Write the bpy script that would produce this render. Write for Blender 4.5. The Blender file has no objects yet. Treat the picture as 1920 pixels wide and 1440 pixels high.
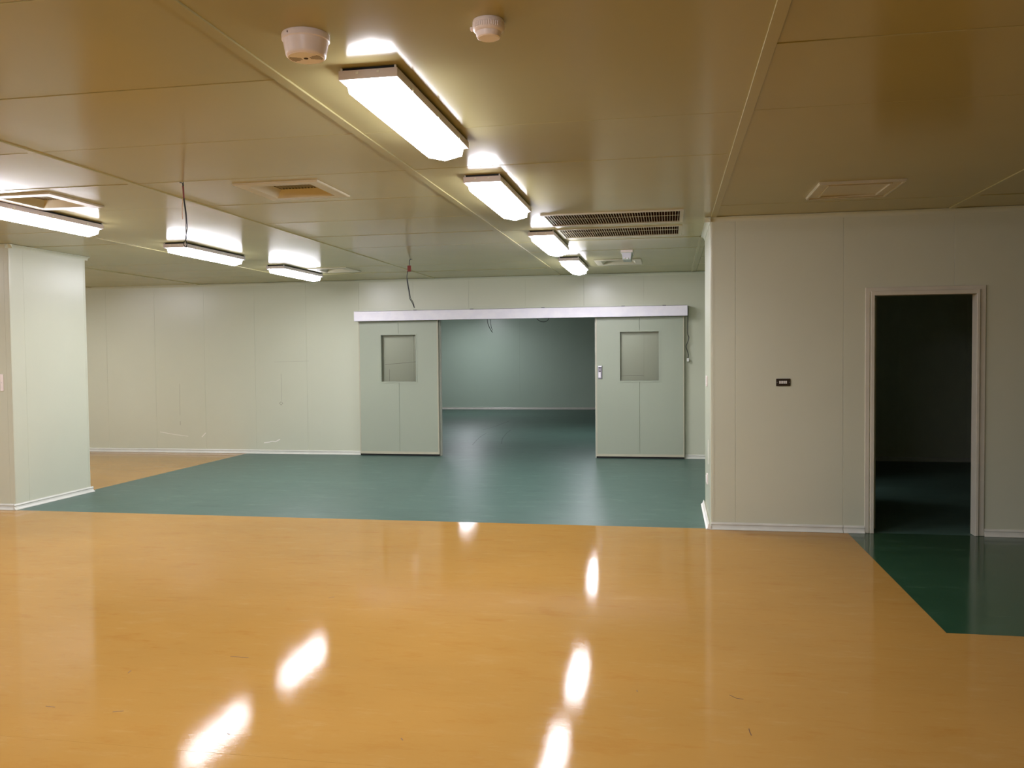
import bpy, bmesh, math, random
from mathutils import Vector, Matrix

S = bpy.context.scene
COL = S.collection
random.seed(11)

# ------------------------------------------------------------------ camera
CAM_Z = 1.58
YAW, PITCH, ROLL, FPX = 0.1819, -0.0349, -0.0097, 1609.1
cy, sy, cp, sp = math.cos(YAW), math.sin(YAW), math.cos(PITCH), math.sin(PITCH)
fw = Vector((-sy * cp, cy * cp, sp))
rt = Vector((cy, sy, 0))
up = rt.cross(fw)
r2 = math.cos(ROLL) * rt + math.sin(ROLL) * up
u2 = -math.sin(ROLL) * rt + math.cos(ROLL) * up
cam = bpy.data.objects.new('camera', bpy.data.cameras.new('camera'))
COL.objects.link(cam)
cam.matrix_world = Matrix(((r2.x, u2.x, -fw.x, 0), (r2.y, u2.y, -fw.y, 0), (r2.z, u2.z, -fw.z, CAM_Z), (0, 0, 0, 1)))
cam.data.sensor_width = 36.0
cam.data.lens = FPX / 1920 * 36.0
cam.data.clip_start = 0.05
S.camera = cam

# ------------------------------------------------------------------ world, exposure
W = bpy.data.worlds.new('world')
S.world = W
W.use_nodes = True
W.node_tree.nodes['Background'].inputs[0].default_value = (0.0, 0.0, 0.0, 1)
W.node_tree.nodes['Background'].inputs[1].default_value = 0.0
S.view_settings.view_transform = 'Standard'
S.view_settings.look = 'None'
S.view_settings.gamma = 1.0
S.view_settings.use_curve_mapping = False
S.view_settings.exposure = 0.0
LAMP = 60.0                     # brightness of the lit tube covers
LAMP_COL = (0.97, 0.955, 1.05, 1)

# ------------------------------------------------------------------ room numbers (metres)
H = 2.767          # ceiling
Y1 = 7.819         # wall with the dark doorway, front faces of both columns
YP = 9.035         # rear faces of the columns
Y2 = 12.972        # wall with the sliding doors
Y3 = 24.1          # rear wall of the room beyond
XP = -6.74         # right face of the left column
XR = 0.358         # left face of the right column
XG = -6.80         # border orange / green vinyl
ROOM_X0, ROOM_X1, ROOM_Y0 = -12.0, 6.3, -5.0

# ------------------------------------------------------------------ materials
def lin(c):
    return tuple(((v / 255) / 12.92 if v / 255 <= 0.04045 else ((v / 255 + 0.055) / 1.055) ** 2.4) for v in c) + (1.0,)

def new_mat(name):
    m = bpy.data.materials.new(name)
    m.use_nodes = True
    return m, m.node_tree, m.node_tree.nodes['Principled BSDF']

def noise(nt, scale, detail=4.0, stretch=None, rough=0.55, space='Object'):
    tc = nt.nodes.new('ShaderNodeTexCoord')
    mp = nt.nodes.new('ShaderNodeMapping')
    if stretch:
        mp.inputs['Scale'].default_value = stretch
    nz = nt.nodes.new('ShaderNodeTexNoise')
    nz.inputs['Scale'].default_value = scale
    nz.inputs['Detail'].default_value = detail
    nz.inputs['Roughness'].default_value = rough
    nt.links.new(tc.outputs[space], mp.inputs[0])
    nt.links.new(mp.outputs[0], nz.inputs['Vector'])
    return nz

def ramp(nt, src, stops):
    r = nt.nodes.new('ShaderNodeValToRGB')
    el = r.color_ramp.elements
    while len(el) < len(stops):
        el.new(0.5)
    for e, (p, c) in zip(el, stops):
        e.position = p
        e.color = c
    nt.links.new(src, r.inputs[0])
    return r

def bump(nt, bs, src, dist, strength, prev=None):
    b = nt.nodes.new('ShaderNodeBump')
    b.inputs['Distance'].default_value = dist
    b.inputs['Strength'].default_value = strength
    nt.links.new(src, b.inputs['Height'])
    if prev:
        nt.links.new(prev.outputs[0], b.inputs['Normal'])
    nt.links.new(b.outputs[0], bs.inputs['Normal'])
    return b

def plain(name, col, rough=0.5, metal=0.0, var=0.04, scale=6.0, spec=0.5, bmp=0.0):
    m, nt, bs = new_mat(name)
    nz = noise(nt, scale)
    c = lin(col)
    lo = tuple(v * (1 - var) for v in c[:3]) + (1,)
    hi = tuple(min(1, v * (1 + var)) for v in c[:3]) + (1,)
    r = ramp(nt, nz.outputs[0], [(0.35, lo), (0.65, hi)])
    nt.links.new(r.outputs[0], bs.inputs['Base Color'])
    bs.inputs['Roughness'].default_value = rough
    bs.inputs['Metallic'].default_value = metal
    bs.inputs['Specular IOR Level'].default_value = spec
    if bmp:
        n2 = noise(nt, 60.0, 2.0)
        bump(nt, bs, n2.outputs[0], 0.001, bmp)
    return m

def painted_panel(name, col, rough, wav, spec=0.5):
    m, nt, bs = new_mat(name)
    nz = noise(nt, 1.3, 3.0)
    c = lin(col)
    lo = tuple(v * 0.965 for v in c[:3]) + (1,)
    r = ramp(nt, nz.outputs[0], [(0.3, lo), (0.7, c)])
    nt.links.new(r.outputs[0], bs.inputs['Base Color'])
    rr = nt.nodes.new('ShaderNodeMapRange')
    rr.inputs['To Min'].default_value = rough - 0.03
    rr.inputs['To Max'].default_value = rough + 0.04
    nt.links.new(nz.outputs[0], rr.inputs['Value'])
    nt.links.new(rr.outputs[0], bs.inputs['Roughness'])
    bs.inputs['Specular IOR Level'].default_value = spec
    w = noise(nt, 1.6, 1.0, space='Object')
    b1 = bump(nt, bs, w.outputs[0], 0.02, wav)
    f = noise(nt, 140.0, 2.0)
    bump(nt, bs, f.outputs[0], 0.0006, 0.12, b1)
    return m

def vinyl(name, dark, mid, light, rough, spec):
    m, nt, bs = new_mat(name)
    a = noise(nt, 3.0, 7.0, (0.8, 1.9, 1), 0.68)
    b = noise(nt, 0.8, 4.0, (0.8, 1.4, 1), 0.6)
    c = noise(nt, 11.0, 6.0, (0.45, 1.9, 1), 0.7)
    r = ramp(nt, a.outputs[0], [(0.28, lin(dark)), (0.45, lin(mid)), (0.56, lin(mid)), (0.74, lin(light))])
    r2_ = ramp(nt, c.outputs[0], [(0.28, lin(dark)), (0.44, lin(mid)), (0.58, lin(mid)), (0.72, lin(light))])
    mx = nt.nodes.new('ShaderNodeMix')
    mx.data_type = 'RGBA'
    mx.inputs[0].default_value = 0.45
    nt.links.new(r.outputs[0], mx.inputs[6])
    nt.links.new(r2_.outputs[0], mx.inputs[7])
    rb = ramp(nt, b.outputs[0], [(0.3, (0.90, 0.90, 0.90, 1)), (0.7, (1, 1, 1, 1))])
    mm = nt.nodes.new('ShaderNodeMix')
    mm.data_type = 'RGBA'
    mm.blend_type = 'MULTIPLY'
    mm.inputs[0].default_value = 1.0
    nt.links.new(mx.outputs[2], mm.inputs[6])
    nt.links.new(rb.outputs[0], mm.inputs[7])
    nt.links.new(mm.outputs[2], bs.inputs['Base Color'])
    rr = nt.nodes.new('ShaderNodeMapRange')
    bs.inputs['Specular IOR Level'].default_value = spec
    rr.inputs['From Min'].default_value = 0.3
    rr.inputs['From Max'].default_value = 0.7
    rr.inputs['To Min'].default_value = rough - 0.02
    rr.inputs['To Max'].default_value = rough + 0.03
    nt.links.new(c.outputs[0], rr.inputs['Value'])
    nt.links.new(rr.outputs[0], bs.inputs['Roughness'])
    w = noise(nt, 2.2, 2.0)
    b1 = bump(nt, bs, w.outputs[0], 0.010, 0.03)
    g = noise(nt, 48.0, 5.0, (0.5, 1.5, 1), 0.65)
    bump(nt, bs, g.outputs[0], 0.001, 0.16, b1)
    return m

M = {}
M['wall'] = painted_panel('painted_wall_panel', (203, 206, 184), 0.30, 0.025)
M['ceil'] = painted_panel('painted_ceiling_panel', (177, 169, 120), 0.16, 0.035, 0.12)
M['wall_green'] = painted_panel('pale_green_wall_panel', (184, 204, 186), 0.33, 0.02)
M['door'] = painted_panel('painted_door_leaf', (169, 176, 156), 0.36, 0.02)
M['trim'] = plain('white_coated_aluminium', (204, 204, 188), 0.24)
M['base'] = plain('pale_aluminium_skirting', (208, 209, 198), 0.26)
M['orange'] = vinyl('orange_marbled_vinyl', (158, 110, 46), (169, 129, 65), (179, 144, 86), 0.055, 0.05)
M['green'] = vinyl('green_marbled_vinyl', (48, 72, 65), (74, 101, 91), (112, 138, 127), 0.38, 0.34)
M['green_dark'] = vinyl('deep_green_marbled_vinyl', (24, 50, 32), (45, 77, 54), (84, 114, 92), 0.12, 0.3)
M['slab'] = plain('grey_screed', (120, 118, 110), 0.9)
M['alu'] = plain('satin_grey_aluminium', (248, 244, 255), 0.42, 0.0)
M['dark'] = plain('dark_rubber', (18, 20, 18), 0.6)
M['cable'] = plain('black_cable_sheath', (34, 38, 34), 0.5)
M['cable2'] = plain('tan_wire_insulation', (205, 160, 110), 0.5)
M['red'] = plain('red_brown_connector', (128, 52, 40), 0.5)
M['plastic'] = plain('off_white_plastic', (246, 236, 232), 0.36)
M['white'] = plain('white_plastic', (238, 238, 232), 0.35)
M['tray'] = plain('pale_lamp_tray', (226, 218, 220), 0.35)
M['grille'] = plain('cream_grille_metal', (196, 189, 162), 0.35)
M['duct'] = plain('brown_bounce_duct_lining', (78, 52, 34), 0.8)  # reddish bounce from the orange floor is put into this dark brown
M['ductdark'] = plain('dark_duct_lining', (60, 52, 40), 0.8)
M['brown'] = plain('dark_brown_plate', (44, 34, 20), 0.35)
M['steel'] = plain('satin_steel', (170, 168, 180), 0.3, 0.8)
M['casing'] = plain('grey_white_door_casing', (204, 200, 184), 0.34)
M['cream'] = plain('cream_coated_metal', (190, 186, 162), 0.3)
M['flake'] = plain('pale_filler_flakes', (236, 234, 224), 0.6)
M['mark'] = plain('grey_scratch', (158, 156, 138), 0.5)
M['scuff'] = plain('dark_scuff', (96, 62, 34), 0.5)
M['scuffg'] = plain('dark_green_scuff', (42, 62, 60), 0.5)
M['hole'] = plain('dark_perforation', (70, 50, 34), 0.8)
M['clearbox'] = plain('silvery_lamp_reflector', (205, 205, 214), 0.25, 0.3)
M['greybody'] = plain('grey_green_plastic_case', (168, 182, 172), 0.35)

m, nt, bs = new_mat('lit_tube_cover')
bs.inputs['Base Color'].default_value = (0.9, 0.9, 0.9, 1)
bs.inputs['Emission Color'].default_value = LAMP_COL
ge = nt.nodes.new('ShaderNodeNewGeometry')
sx = nt.nodes.new('ShaderNodeSeparateXYZ')
ab = nt.nodes.new('ShaderNodeMath')
ab.operation = 'ABSOLUTE'
mr = nt.nodes.new('ShaderNodeMapRange')      # prismatic cover: bright downwards, weaker out of its sides
mr.inputs['To Min'].default_value = LAMP * 0.3
mr.inputs['To Max'].default_value = LAMP
nt.links.new(ge.outputs['Normal'], sx.inputs[0])
nt.links.new(sx.outputs[2], ab.inputs[0])
nt.links.new(ab.outputs[0], mr.inputs['Value'])
nt.links.new(mr.outputs[0], bs.inputs['Emission Strength'])
M['lamp'] = m

m, nt, bs = new_mat('window_glass')
nt.nodes.remove(bs)
tr = nt.nodes.new('ShaderNodeBsdfTransparent')
tr.inputs[0].default_value = (0.97, 0.98, 0.97, 1)
gl = nt.nodes.new('ShaderNodeBsdfGlossy')
gl.inputs['Roughness'].default_value = 0.03
fr = nt.nodes.new('ShaderNodeFresnel')
fr.inputs[0].default_value = 1.5
mx = nt.nodes.new('ShaderNodeMixShader')
nt.links.new(fr.outputs[0], mx.inputs[0])
nt.links.new(tr.outputs[0], mx.inputs[1])
nt.links.new(gl.outputs[0], mx.inputs[2])
nt.links.new(mx.outputs[0], nt.nodes['Material Output'].inputs[0])
M['glass'] = m

# ------------------------------------------------------------------ helpers
class MB:
    """collects faces; build() links them as ONE mesh object"""
    def __init__(s):
        s.v, s.f = [], []
    def add(s, vs, fs):
        o = len(s.v)
        s.v += [tuple(p) for p in vs]
        s.f += [tuple(i + o for i in f) for f in fs]
        return s
    def box(s, x0, x1, y0, y1, z0, z1):
        return s.add([(x0, y0, z0), (x1, y0, z0), (x1, y1, z0), (x0, y1, z0), (x0, y0, z1), (x1, y0, z1), (x1, y1, z1), (x0, y1, z1)],
                     [(3, 2, 1, 0), (4, 5, 6, 7), (0, 1, 5, 4), (1, 2, 6, 5), (2, 3, 7, 6), (3, 0, 4, 7)])
    def prism(s, prof, fn, a, b):
        """closed profile [(p,q)] swept from a to b; fn(p,q,t) -> xyz"""
        n = len(prof)
        vs = [fn(p, q, a) for p, q in prof] + [fn(p, q, b) for p, q in prof]
        fs = [(i, (i + 1) % n, n + (i + 1) % n, n + i) for i in range(n)]
        fs += [tuple(range(n))[::-1], tuple(range(n, 2 * n))]
        return s.add(vs, fs)
    def tube(s, pts, r, n=8):
        pts = [Vector(p) for p in pts]
        rings = []
        for i, p in enumerate(pts):
            d = (pts[min(i + 1, len(pts) - 1)] - pts[max(i - 1, 0)]).normalized()
            a = Vector((0, 1, 0)) if abs(d.z) > 0.5 else Vector((0, 0, 1))
            u = d.cross(a).normalized()
            w = d.cross(u)
            rings.append([p + r * (math.cos(t * 2 * math.pi / n) * u + math.sin(t * 2 * math.pi / n) * w) for t in range(n)])
        vs = [q for rg in rings for q in rg]
        fs = []
        for i in range(len(pts) - 1):
            for k in range(n):
                fs.append((i * n + k, i * n + (k + 1) % n, (i + 1) * n + (k + 1) % n, (i + 1) * n + k))
        fs += [tuple(range(n))[::-1], tuple((len(pts) - 1) * n + k for k in range(n))]
        return s.add(vs, fs)
    def lathe(s, prof, cx, cy_, n=40, cap=True):
        """prof [(r,z)]"""
        vs = [(cx + r * math.cos(2 * math.pi * k / n), cy_ + r * math.sin(2 * math.pi * k / n), z) for r, z in prof for k in range(n)]
        fs = []
        for i in range(len(prof) - 1):
            for k in range(n):
                fs.append((i * n + k, i * n + (k + 1) % n, (i + 1) * n + (k + 1) % n, (i + 1) * n + k))
        if cap:
            fs += [tuple(range(n)), tuple((len(prof) - 1) * n + k for k in range(n))]
        return s.add(vs, fs)
    def build(s, name, mat, parent=None, smooth=False, loc=None, bevel=0.0):
        me = bpy.data.meshes.new(name)
        vs = s.v
        if loc is not None:
            vs = [(x - loc[0], y - loc[1], z - loc[2]) for x, y, z in vs]
        me.from_pydata(vs, [], s.f)
        bm = bmesh.new()
        bm.from_mesh(me)
        bmesh.ops.recalc_face_normals(bm, faces=bm.faces)
        bm.to_mesh(me)
        bm.free()
        me.materials.append(mat)
        if smooth:
            for p in me.polygons:
                p.use_smooth = True
            try:
                me.set_sharp_from_angle(angle=math.radians(40))
            except Exception:
                pass
        o = bpy.data.objects.new(name, me)
        COL.objects.link(o)
        if loc is not None:
            o.location = loc
        if parent:
            o.parent = parent
            pl = parent.location
            o.location = Vector(o.location) - Vector(world_of(parent))
        if bevel:
            b = o.modifiers.new('soft_edge', 'BEVEL')
            b.width = bevel
            b.segments = 2
            b.limit_method = 'ANGLE'
            b.angle_limit = math.radians(35)
        return o

def world_of(o):
    p = Vector(o.location)
    q = o.parent
    while q:
        p += Vector(q.location)
        q = q.parent
    return p

def tag(o, label, cat, group=None):
    o['label'] = label
    o['category'] = cat
    if group:
        o['group'] = group
    return o

def struct(o, label=None):
    o['kind'] = 'structure'
    if label:
        o['label'] = label
    return o

def empty(name, loc=(0, 0, 0)):
    o = bpy.data.objects.new(name, None)
    o.empty_display_size = 0.1
    COL.objects.link(o)
    o.location = loc
    return o

def copy_tree(o, parent=None):
    c = o.copy()
    COL.objects.link(c)
    if parent:
        c.parent = parent
    for ch in list(o.children):
        copy_tree(ch, c)
    return c

def inset_poly(poly, d):
    n = len(poly)
    area = sum(poly[i][0] * poly[(i + 1) % n][1] - poly[(i + 1) % n][0] * poly[i][1] for i in range(n))
    if area < 0:
        poly = poly[::-1]
    out = []
    for i in range(n):
        p, c, q = Vector(poly[i - 1]), Vector(poly[i]), Vector(poly[(i + 1) % n])
        e1, e2 = (c - p).normalized(), (q - c).normalized()
        n1, n2 = Vector((-e1.y, e1.x)), Vector((-e2.y, e2.x))
        out.append(tuple(c + (n1 + n2) * d))
    return poly, out

def poly_panel(poly, fn, t=0.008, b=0.0012, gap=0.0006):
    """rectilinear outline -> bevelled sheet standing t proud; fn(a,z,depth) -> xyz"""
    poly, base = inset_poly(poly, gap)
    _, front = inset_poly(base, b)
    n = len(base)
    vs = [fn(a, z, 0.0) for a, z in base] + [fn(a, z, t - b) for a, z in base] + [fn(a, z, t) for a, z in front]
    fs = []
    for k in range(2):
        for i in range(n):
            j = (i + 1) % n
            fs.append((k * n + i, k * n + j, (k + 1) * n + j, (k + 1) * n + i))
    fs.append(tuple(range(2 * n, 3 * n)))
    fs.append(tuple(range(n))[::-1])
    return MB().add(vs, fs)

def outline(a0, a1, z0, z1, op):
    """rectangle minus an opening (o0,o1,zt) that starts at the floor"""
    o0, o1, zt = op
    if o1 <= a0 or o0 >= a1:
        return [[(a0, z0), (a1, z0), (a1, z1), (a0, z1)]]
    lo, hi = max(a0, o0), min(a1, o1)
    left, right = lo > a0 + 1e-4, hi < a1 - 1e-4
    if not left and not right:
        return [[(a0, zt), (a1, zt), (a1, z1), (a0, z1)]]
    if left and right:
        return [[(a0, z0), (lo, z0), (lo, zt), (hi, zt), (hi, z0), (a1, z0), (a1, z1), (a0, z1)]]
    if left:
        return [[(a0, z0), (lo, z0), (lo, zt), (a1, zt), (a1, z1), (a0, z1)]]
    return [[(a0, zt), (hi, zt), (hi, z0), (a1, z0), (a1, z1), (a0, z1)]]

PT = 0.008  # how far the facing panels stand proud of the core

def clad(parent, fn, seams, op=(99, 99, 0), mat=None):
    for a0, a1 in zip(seams[:-1], seams[1:]):
        for pl in outline(a0, a1, 0.0, H, op):
            poly_panel(pl, fn).build('panel', mat or M['wall'], parent)

# ------------------------------------------------------------------ floor
o = MB().box(ROOM_X0 - 0.3, ROOM_X1 + 0.3, ROOM_Y0 - 0.3, Y3 + 0.3, -0.20, -0.003).build('floor', M['slab'])
FLOOR = struct(o, 'vinyl covered floor of the empty hall')

def sheet(x0, x1, y0, y1, mat, label=None):
    g = 0.0004
    s_ = MB().box(x0 + g, x1 - g, y0 + g, y1 - g, -0.003, 0.0).build('vinyl_sheet', mat, FLOOR)
    if label:
        s_['label'] = label
    return s_

YB0, YB1 = 7.80, 7.86
# orange zone in front, laid in two-metre widths running to the left and right
ys = [ROOM_Y0 - 0.3, -2.9, -0.9, 1.1, 3.1, 5.098]
for a, b in zip(ys[:-1], ys[1:]):
    sheet(ROOM_X0 - 0.3, ROOM_X1 + 0.3, a, b, M['orange'], 'orange marbled vinyl sheet')
sheet(ROOM_X0 - 0.3, 1.515, 5.098, 6.5, M['orange'], 'orange marbled vinyl sheet')
sheet(ROOM_X0 - 0.3, 1.515, 6.5, 7.83, M['orange'], 'orange marbled vinyl sheet')
sheet(ROOM_X0 - 0.3, XG, 7.83, 9.8, M['orange'], 'orange marbled vinyl sheet')
sheet(ROOM_X0 - 0.3, XG, 9.8, 11.8, M['orange'], 'orange marbled vinyl sheet')
sheet(ROOM_X0 - 0.3, XG, 11.8, Y2 + 0.1, M['orange'], 'orange marbled vinyl sheet')
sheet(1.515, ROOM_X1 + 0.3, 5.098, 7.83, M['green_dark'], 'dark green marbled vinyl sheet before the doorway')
for a, b in [(7.83, 9.8), (9.8, 11.8), (11.8, Y2 + 0.1)]:
    sheet(XG, ROOM_X1 + 0.3, a, b, M['green'], 'green marbled vinyl sheet')
ys = [Y2 + 0.1, 15.0, 17.0, 19.0, 21.0, 23.0, Y3 + 0.3]
for a, b in zip(ys[:-1], ys[1:]):
    sheet(ROOM_X0 - 0.3, ROOM_X1 + 0.3, a, b, M['green'], 'green marbled vinyl sheet')

def scuff(pts, w, mat, name='scuff_mark'):
    mb = MB()
    for (x0, y0), (x1, y1) in zip(pts[:-1], pts[1:]):
        d = Vector((x1 - x0, y1 - y0)).normalized()
        nx, ny = -d.y * w / 2, d.x * w / 2
        z = 0.0006
        mb.add([(x0 + nx, y0 + ny, 0), (x1 + nx, y1 + ny, 0), (x1 - nx, y1 - ny, 0), (x0 - nx, y0 - ny, 0),
                (x0 + nx, y0 + ny, z), (x1 + nx, y1 + ny, z), (x1 - nx, y1 - ny, z), (x0 - nx, y0 - ny, z)],
               [(0, 1, 5, 4), (1, 2, 6, 5), (2, 3, 7, 6), (3, 0, 4, 7), (4, 5, 6, 7), (3, 2, 1, 0)])
    return mb.build(name, mat, FLOOR)

def px_floor(u, v):
    d = fw * FPX + r2 * (u - 960) + u2 * (720 - v)
    t = -CAM_Z / d.z
    return (d.x * t, d.y * t)

for pts in [[(432, 1231), (466, 1233)], [(240, 1262), (246, 1257)], [(86, 1324), (103, 1326)], [(211, 1335), (232, 1333)],
            [(616, 1121), (627, 1119)], [(1368, 1303), (1380, 1309), (1394, 1311)], [(1404, 1366), (1406, 1373), (1409, 1379)],
            [(752, 1384), (755, 1388)], [(427, 1375), (430, 1377)], [(832, 989), (836, 989)], [(1194, 1294), (1195, 1297)]]:
    scuff([px_floor(*p) for p in pts], 0.004, M['scuff'])
for pts in [[(886, 834), (893, 826), (902, 818), (912, 812)], [(940, 832), (942, 822), (950, 812), (958, 806)],
            [(1235, 870), (1240, 870)], [(1262, 874), (1266, 874)], [(905, 806), (930, 799), (956, 789)]]:
    scuff([px_floor(*p) for p in pts], 0.011, M['scuffg'])

# ------------------------------------------------------------------ walls
TH = 0.06
# wall with the sliding doors
DOOR_OP = (-3.53, -1.095, 2.20)
XW0 = ROOM_X0
mb = MB()
mb.box(XW0, DOOR_OP[0], Y2 + PT, Y2 + TH, 0, H).box(DOOR_OP[1], ROOM_X1, Y2 + PT, Y2 + TH, 0, H).box(DOOR_OP[0], DOOR_OP[1], Y2 + PT, Y2 + TH, DOOR_OP[2], H)
WB = struct(mb.build('wall_back', M['wall']), 'pale panel wall behind the two sliding doors')
seams = [-0.376 + 0.893 * k for k in range(-13, 8)]
seams = [XW0] + [s_ for s_ in seams if s_ > XW0 + 0.1 and s_ < ROOM_X1 - 0.1] + [ROOM_X1]
clad(WB, lambda a, z, d: (a, Y2 + PT - d, z), seams, DOOR_OP)

# wall with the dark doorway (to the right of the right column)
D3 = (1.715, 2.548, 2.058)
XC = 1.476
mb = MB()
mb.box(XC, D3[0], Y1 + PT, Y1 + TH, 0, H).box(D3[1], ROOM_X1, Y1 + PT, Y1 + TH, 0, H).box(D3[0], D3[1], Y1 + PT, Y1 + TH, D3[2], H)
WR = struct(mb.build('wall_right_front', M['wall']), 'dim panel wall pierced by the dark doorway')
clad(WR, lambda a, z, d: (a, Y1 + PT - d, z), [XC, 2.364, 3.26, 4.15, 5.05, ROOM_X1], D3)

# columns clad in panels
def column(name, x0, x1, y0, y1, fseams, sseams, side, label):
    core = struct(MB().box(x0 + PT, x1 - PT, y0 + PT, y1 - PT, 0, H).build(name, M['wall']), label)
    clad(core, lambda a, z, d: (a, y0 + PT - d, z), fseams)
    clad(core, lambda a, z, d: (a, y1 - PT + d, z), fseams)
    if side > 0:
        clad(core, lambda a, z, d: (x1 - PT + d, a, z), sseams)
    else:
        clad(core, lambda a, z, d: (x0 + PT - d, a, z), sseams)
    return core
CL = column('wall_left_column', -9.2, XP, Y1 + 0.03, YP, [-9.2, -8.6, -7.7, -6.80, XP], [Y1 + 0.03, 8.05, YP], 1, 'wide panel clad column at the left edge')
CR = column('wall_right_column', XR, XC, Y1, YP, [XR, 0.571, XC], [Y1, YP], -1, 'panel clad column carrying the dark switch plate')

# rounded corner profiles on the columns (bead with a small radius)
def corner_bead(x, y, sx, sy_, name, parent):
    w, r = 0.03, 0.012
    pr = [(-w, 0.0015), (-r, 0.0015)]
    for k in range(5):
        t = k / 4 * math.pi / 2
        pr.append((-r + (r + 0.0015) * math.sin(t), -r + (r + 0.0015) * math.cos(t)))
    pr += [(0.0015, -w), (-0.001, -w), (-0.001, -0.001), (-w, -0.001)]
    return MB().prism(pr, lambda p, q, t: (x + sx * p, y + sy_ * q, t), 0.05, H - 0.038).build(name, M['wall'], parent, smooth=True)
corner_bead(XR, Y1, -1, -1, 'corner_bead', CR)
corner_bead(XR, YP, -1, 1, 'corner_bead', CR)
corner_bead(XP, Y1 + 0.03, 1, -1, 'corner_bead', CL)
corner_bead(XP, YP, 1, 1, 'corner_bead', CL)

# outer shell
struct(MB().box(ROOM_X0 - 0.1, ROOM_X0, ROOM_Y0, Y3, 0, H).build('wall_left', M['wall']), 'far left side wall')
struct(MB().box(ROOM_X1, ROOM_X1 + 0.1, ROOM_Y0, Y3, 0, H).build('wall_right', M['wall']), 'far right side wall')
struct(MB().box(ROOM_X0, ROOM_X1, ROOM_Y0 - 0.1, ROOM_Y0, 0, H).build('wall_front', M['wall']), 'wall behind the viewer')
WF = struct(MB().box(ROOM_X0, ROOM_X1, Y3 + PT, Y3 + 0.1, 0, H).build('wall_far', M['wall_green']), 'rear wall of the green floored room beyond the doors')
clad(WF, lambda a, z, d: (a, Y3 + PT - d, z), [ROOM_X0, -9, -6.9, -4.2, -1.5, 2, ROOM_X1], mat=M['wall_green'])
# the dark room behind the doorway
struct(MB().box(XC + 0.02, XC + 0.08, YP, 9.9, 0, H).box(XC + 0.02, XC + 0.08, 10.6, 14.4, 0, H).box(XC + 0.02, XC + 0.08, 9.9, 10.6, 2.05, H).build('wall_dark_room_left', M['wall']), 'partition at the left of the dark room')
DARKFAR = 14.4
# ------------------------------------------------------------------ ceiling
CE = struct(MB().box(ROOM_X0 - 0.1, ROOM_X1 + 0.1, ROOM_Y0 - 0.1, Y3 + 0.1, H + 0.30, H + 0.36).build('ceiling', M['ceil']), 'low ceiling of glossy metal panels')
VENTS = [(-2.95, -2.33, 5.49, 6.10), (-4.905, -4.35, 5.47, 6.08), (-4.83, -4.27, 10.98, 11.56), (1.04, 1.62, 6.38, 7.00),
         (-0.95, -0.35, 10.98, 11.60), (-1.085, 0.120, 7.31, 7.96), (-1.065, 0.118, 8.19, 8.82)]
HOLE_IN = 0.03
def ceil_panel(x0, x1, y0, y1):
    b, t, gap = 0.002, 0.04, 0.0008
    x0 += gap; x1 -= gap; y0 += gap; y1 -= gap
    hole = None
    for (a, c, d, e) in VENTS:
        if a > x0 and c < x1 and d > y0 and e < y1:
            hole = (a + HOLE_IN, c - HOLE_IN, d + HOLE_IN, e - HOLE_IN)
    ty = random.uniform(-0.0105, 0.0105)
    tx = random.uniform(-0.0006, 0.0006)
    yc, xc = (y0 + y1) / 2, (x0 + x1) / 2
    def Z(x, y, z):
        return (x, y, z + 0.0012 + ty * (y - yc) * 0.5 + tx * (x - xc))
    xs, yy = [x0 + b, x1 - b], [y0 + b, y1 - b]
    if hole:
        xs = [x0 + b, hole[0], hole[1], x1 - b]
        yy = [y0 + b, hole[2], hole[3], y1 - b]
    vs = [Z(x, y, H) for y in yy for x in xs]
    nx = len(xs)
    fs = []
    for j in range(len(yy) - 1):
        for i in range(nx - 1):
            if hole and i == 1 and j == 1:
                continue
            fs.append((j * nx + i, j * nx + i + 1, (j + 1) * nx + i + 1, (j + 1) * nx + i))
    mb = MB()
    o0 = len(vs)
    vs += [Z(x0, y0, H + b), Z(x1, y0, H + b), Z(x1, y1, H + b), Z(x0, y1, H + b), Z(x0, y0, H + t), Z(x1, y0, H + t), Z(x1, y1, H + t), Z(x0, y1, H + t)]
    bot = [i for i in range(nx)]
    top = [(len(yy) - 1) * nx + i for i in range(nx)]
    lef = [j * nx for j in range(len(yy))]
    rig = [j * nx + nx - 1 for j in range(len(yy))]
    fs += [tuple([o0, o0 + 1] + bot[::-1]), tuple([o0 + 1, o0 + 2] + rig[::-1]), tuple([o0 + 2, o0 + 3] + top), tuple([o0 + 3, o0] + lef)]
    for i in range(4):
        j = (i + 1) % 4
        fs.append((o0 + i, o0 + j, o0 + 4 + j, o0 + 4 + i))
    return mb.add(vs, fs).build('panel', M['ceil'], CE)

# wide strips between the long T-profiles; cross joints every 0.93 m
SX = [ROOM_X0, -9.55, -7.57, -5.60, -3.60, -1.632, 0.388, 2.325, 4.30, ROOM_X1]
SY = [ROOM_Y0, -4.0, -3.02, -2.09, -1.16, -0.23, 0.70, 1.63, 2.56, 3.49, 4.42, 5.35, 6.28, 7.21, 8.14, 9.07, 10.0, 10.93, 11.86, Y2 + 0.03]
for a, b in zip(SX[:-1], SX[1:]):
    for c, d in zip(SY[:-1], SY[1:]):
        ceil_panel(a, b, c, d)
MB().box(ROOM_X0, ROOM_X1, Y2 + 0.035, Y3 + 0.1, H, H + 0.04).build('panel', M['ceil'], CE)['label'] = 'ceiling lining of the room beyond the doors'

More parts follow.
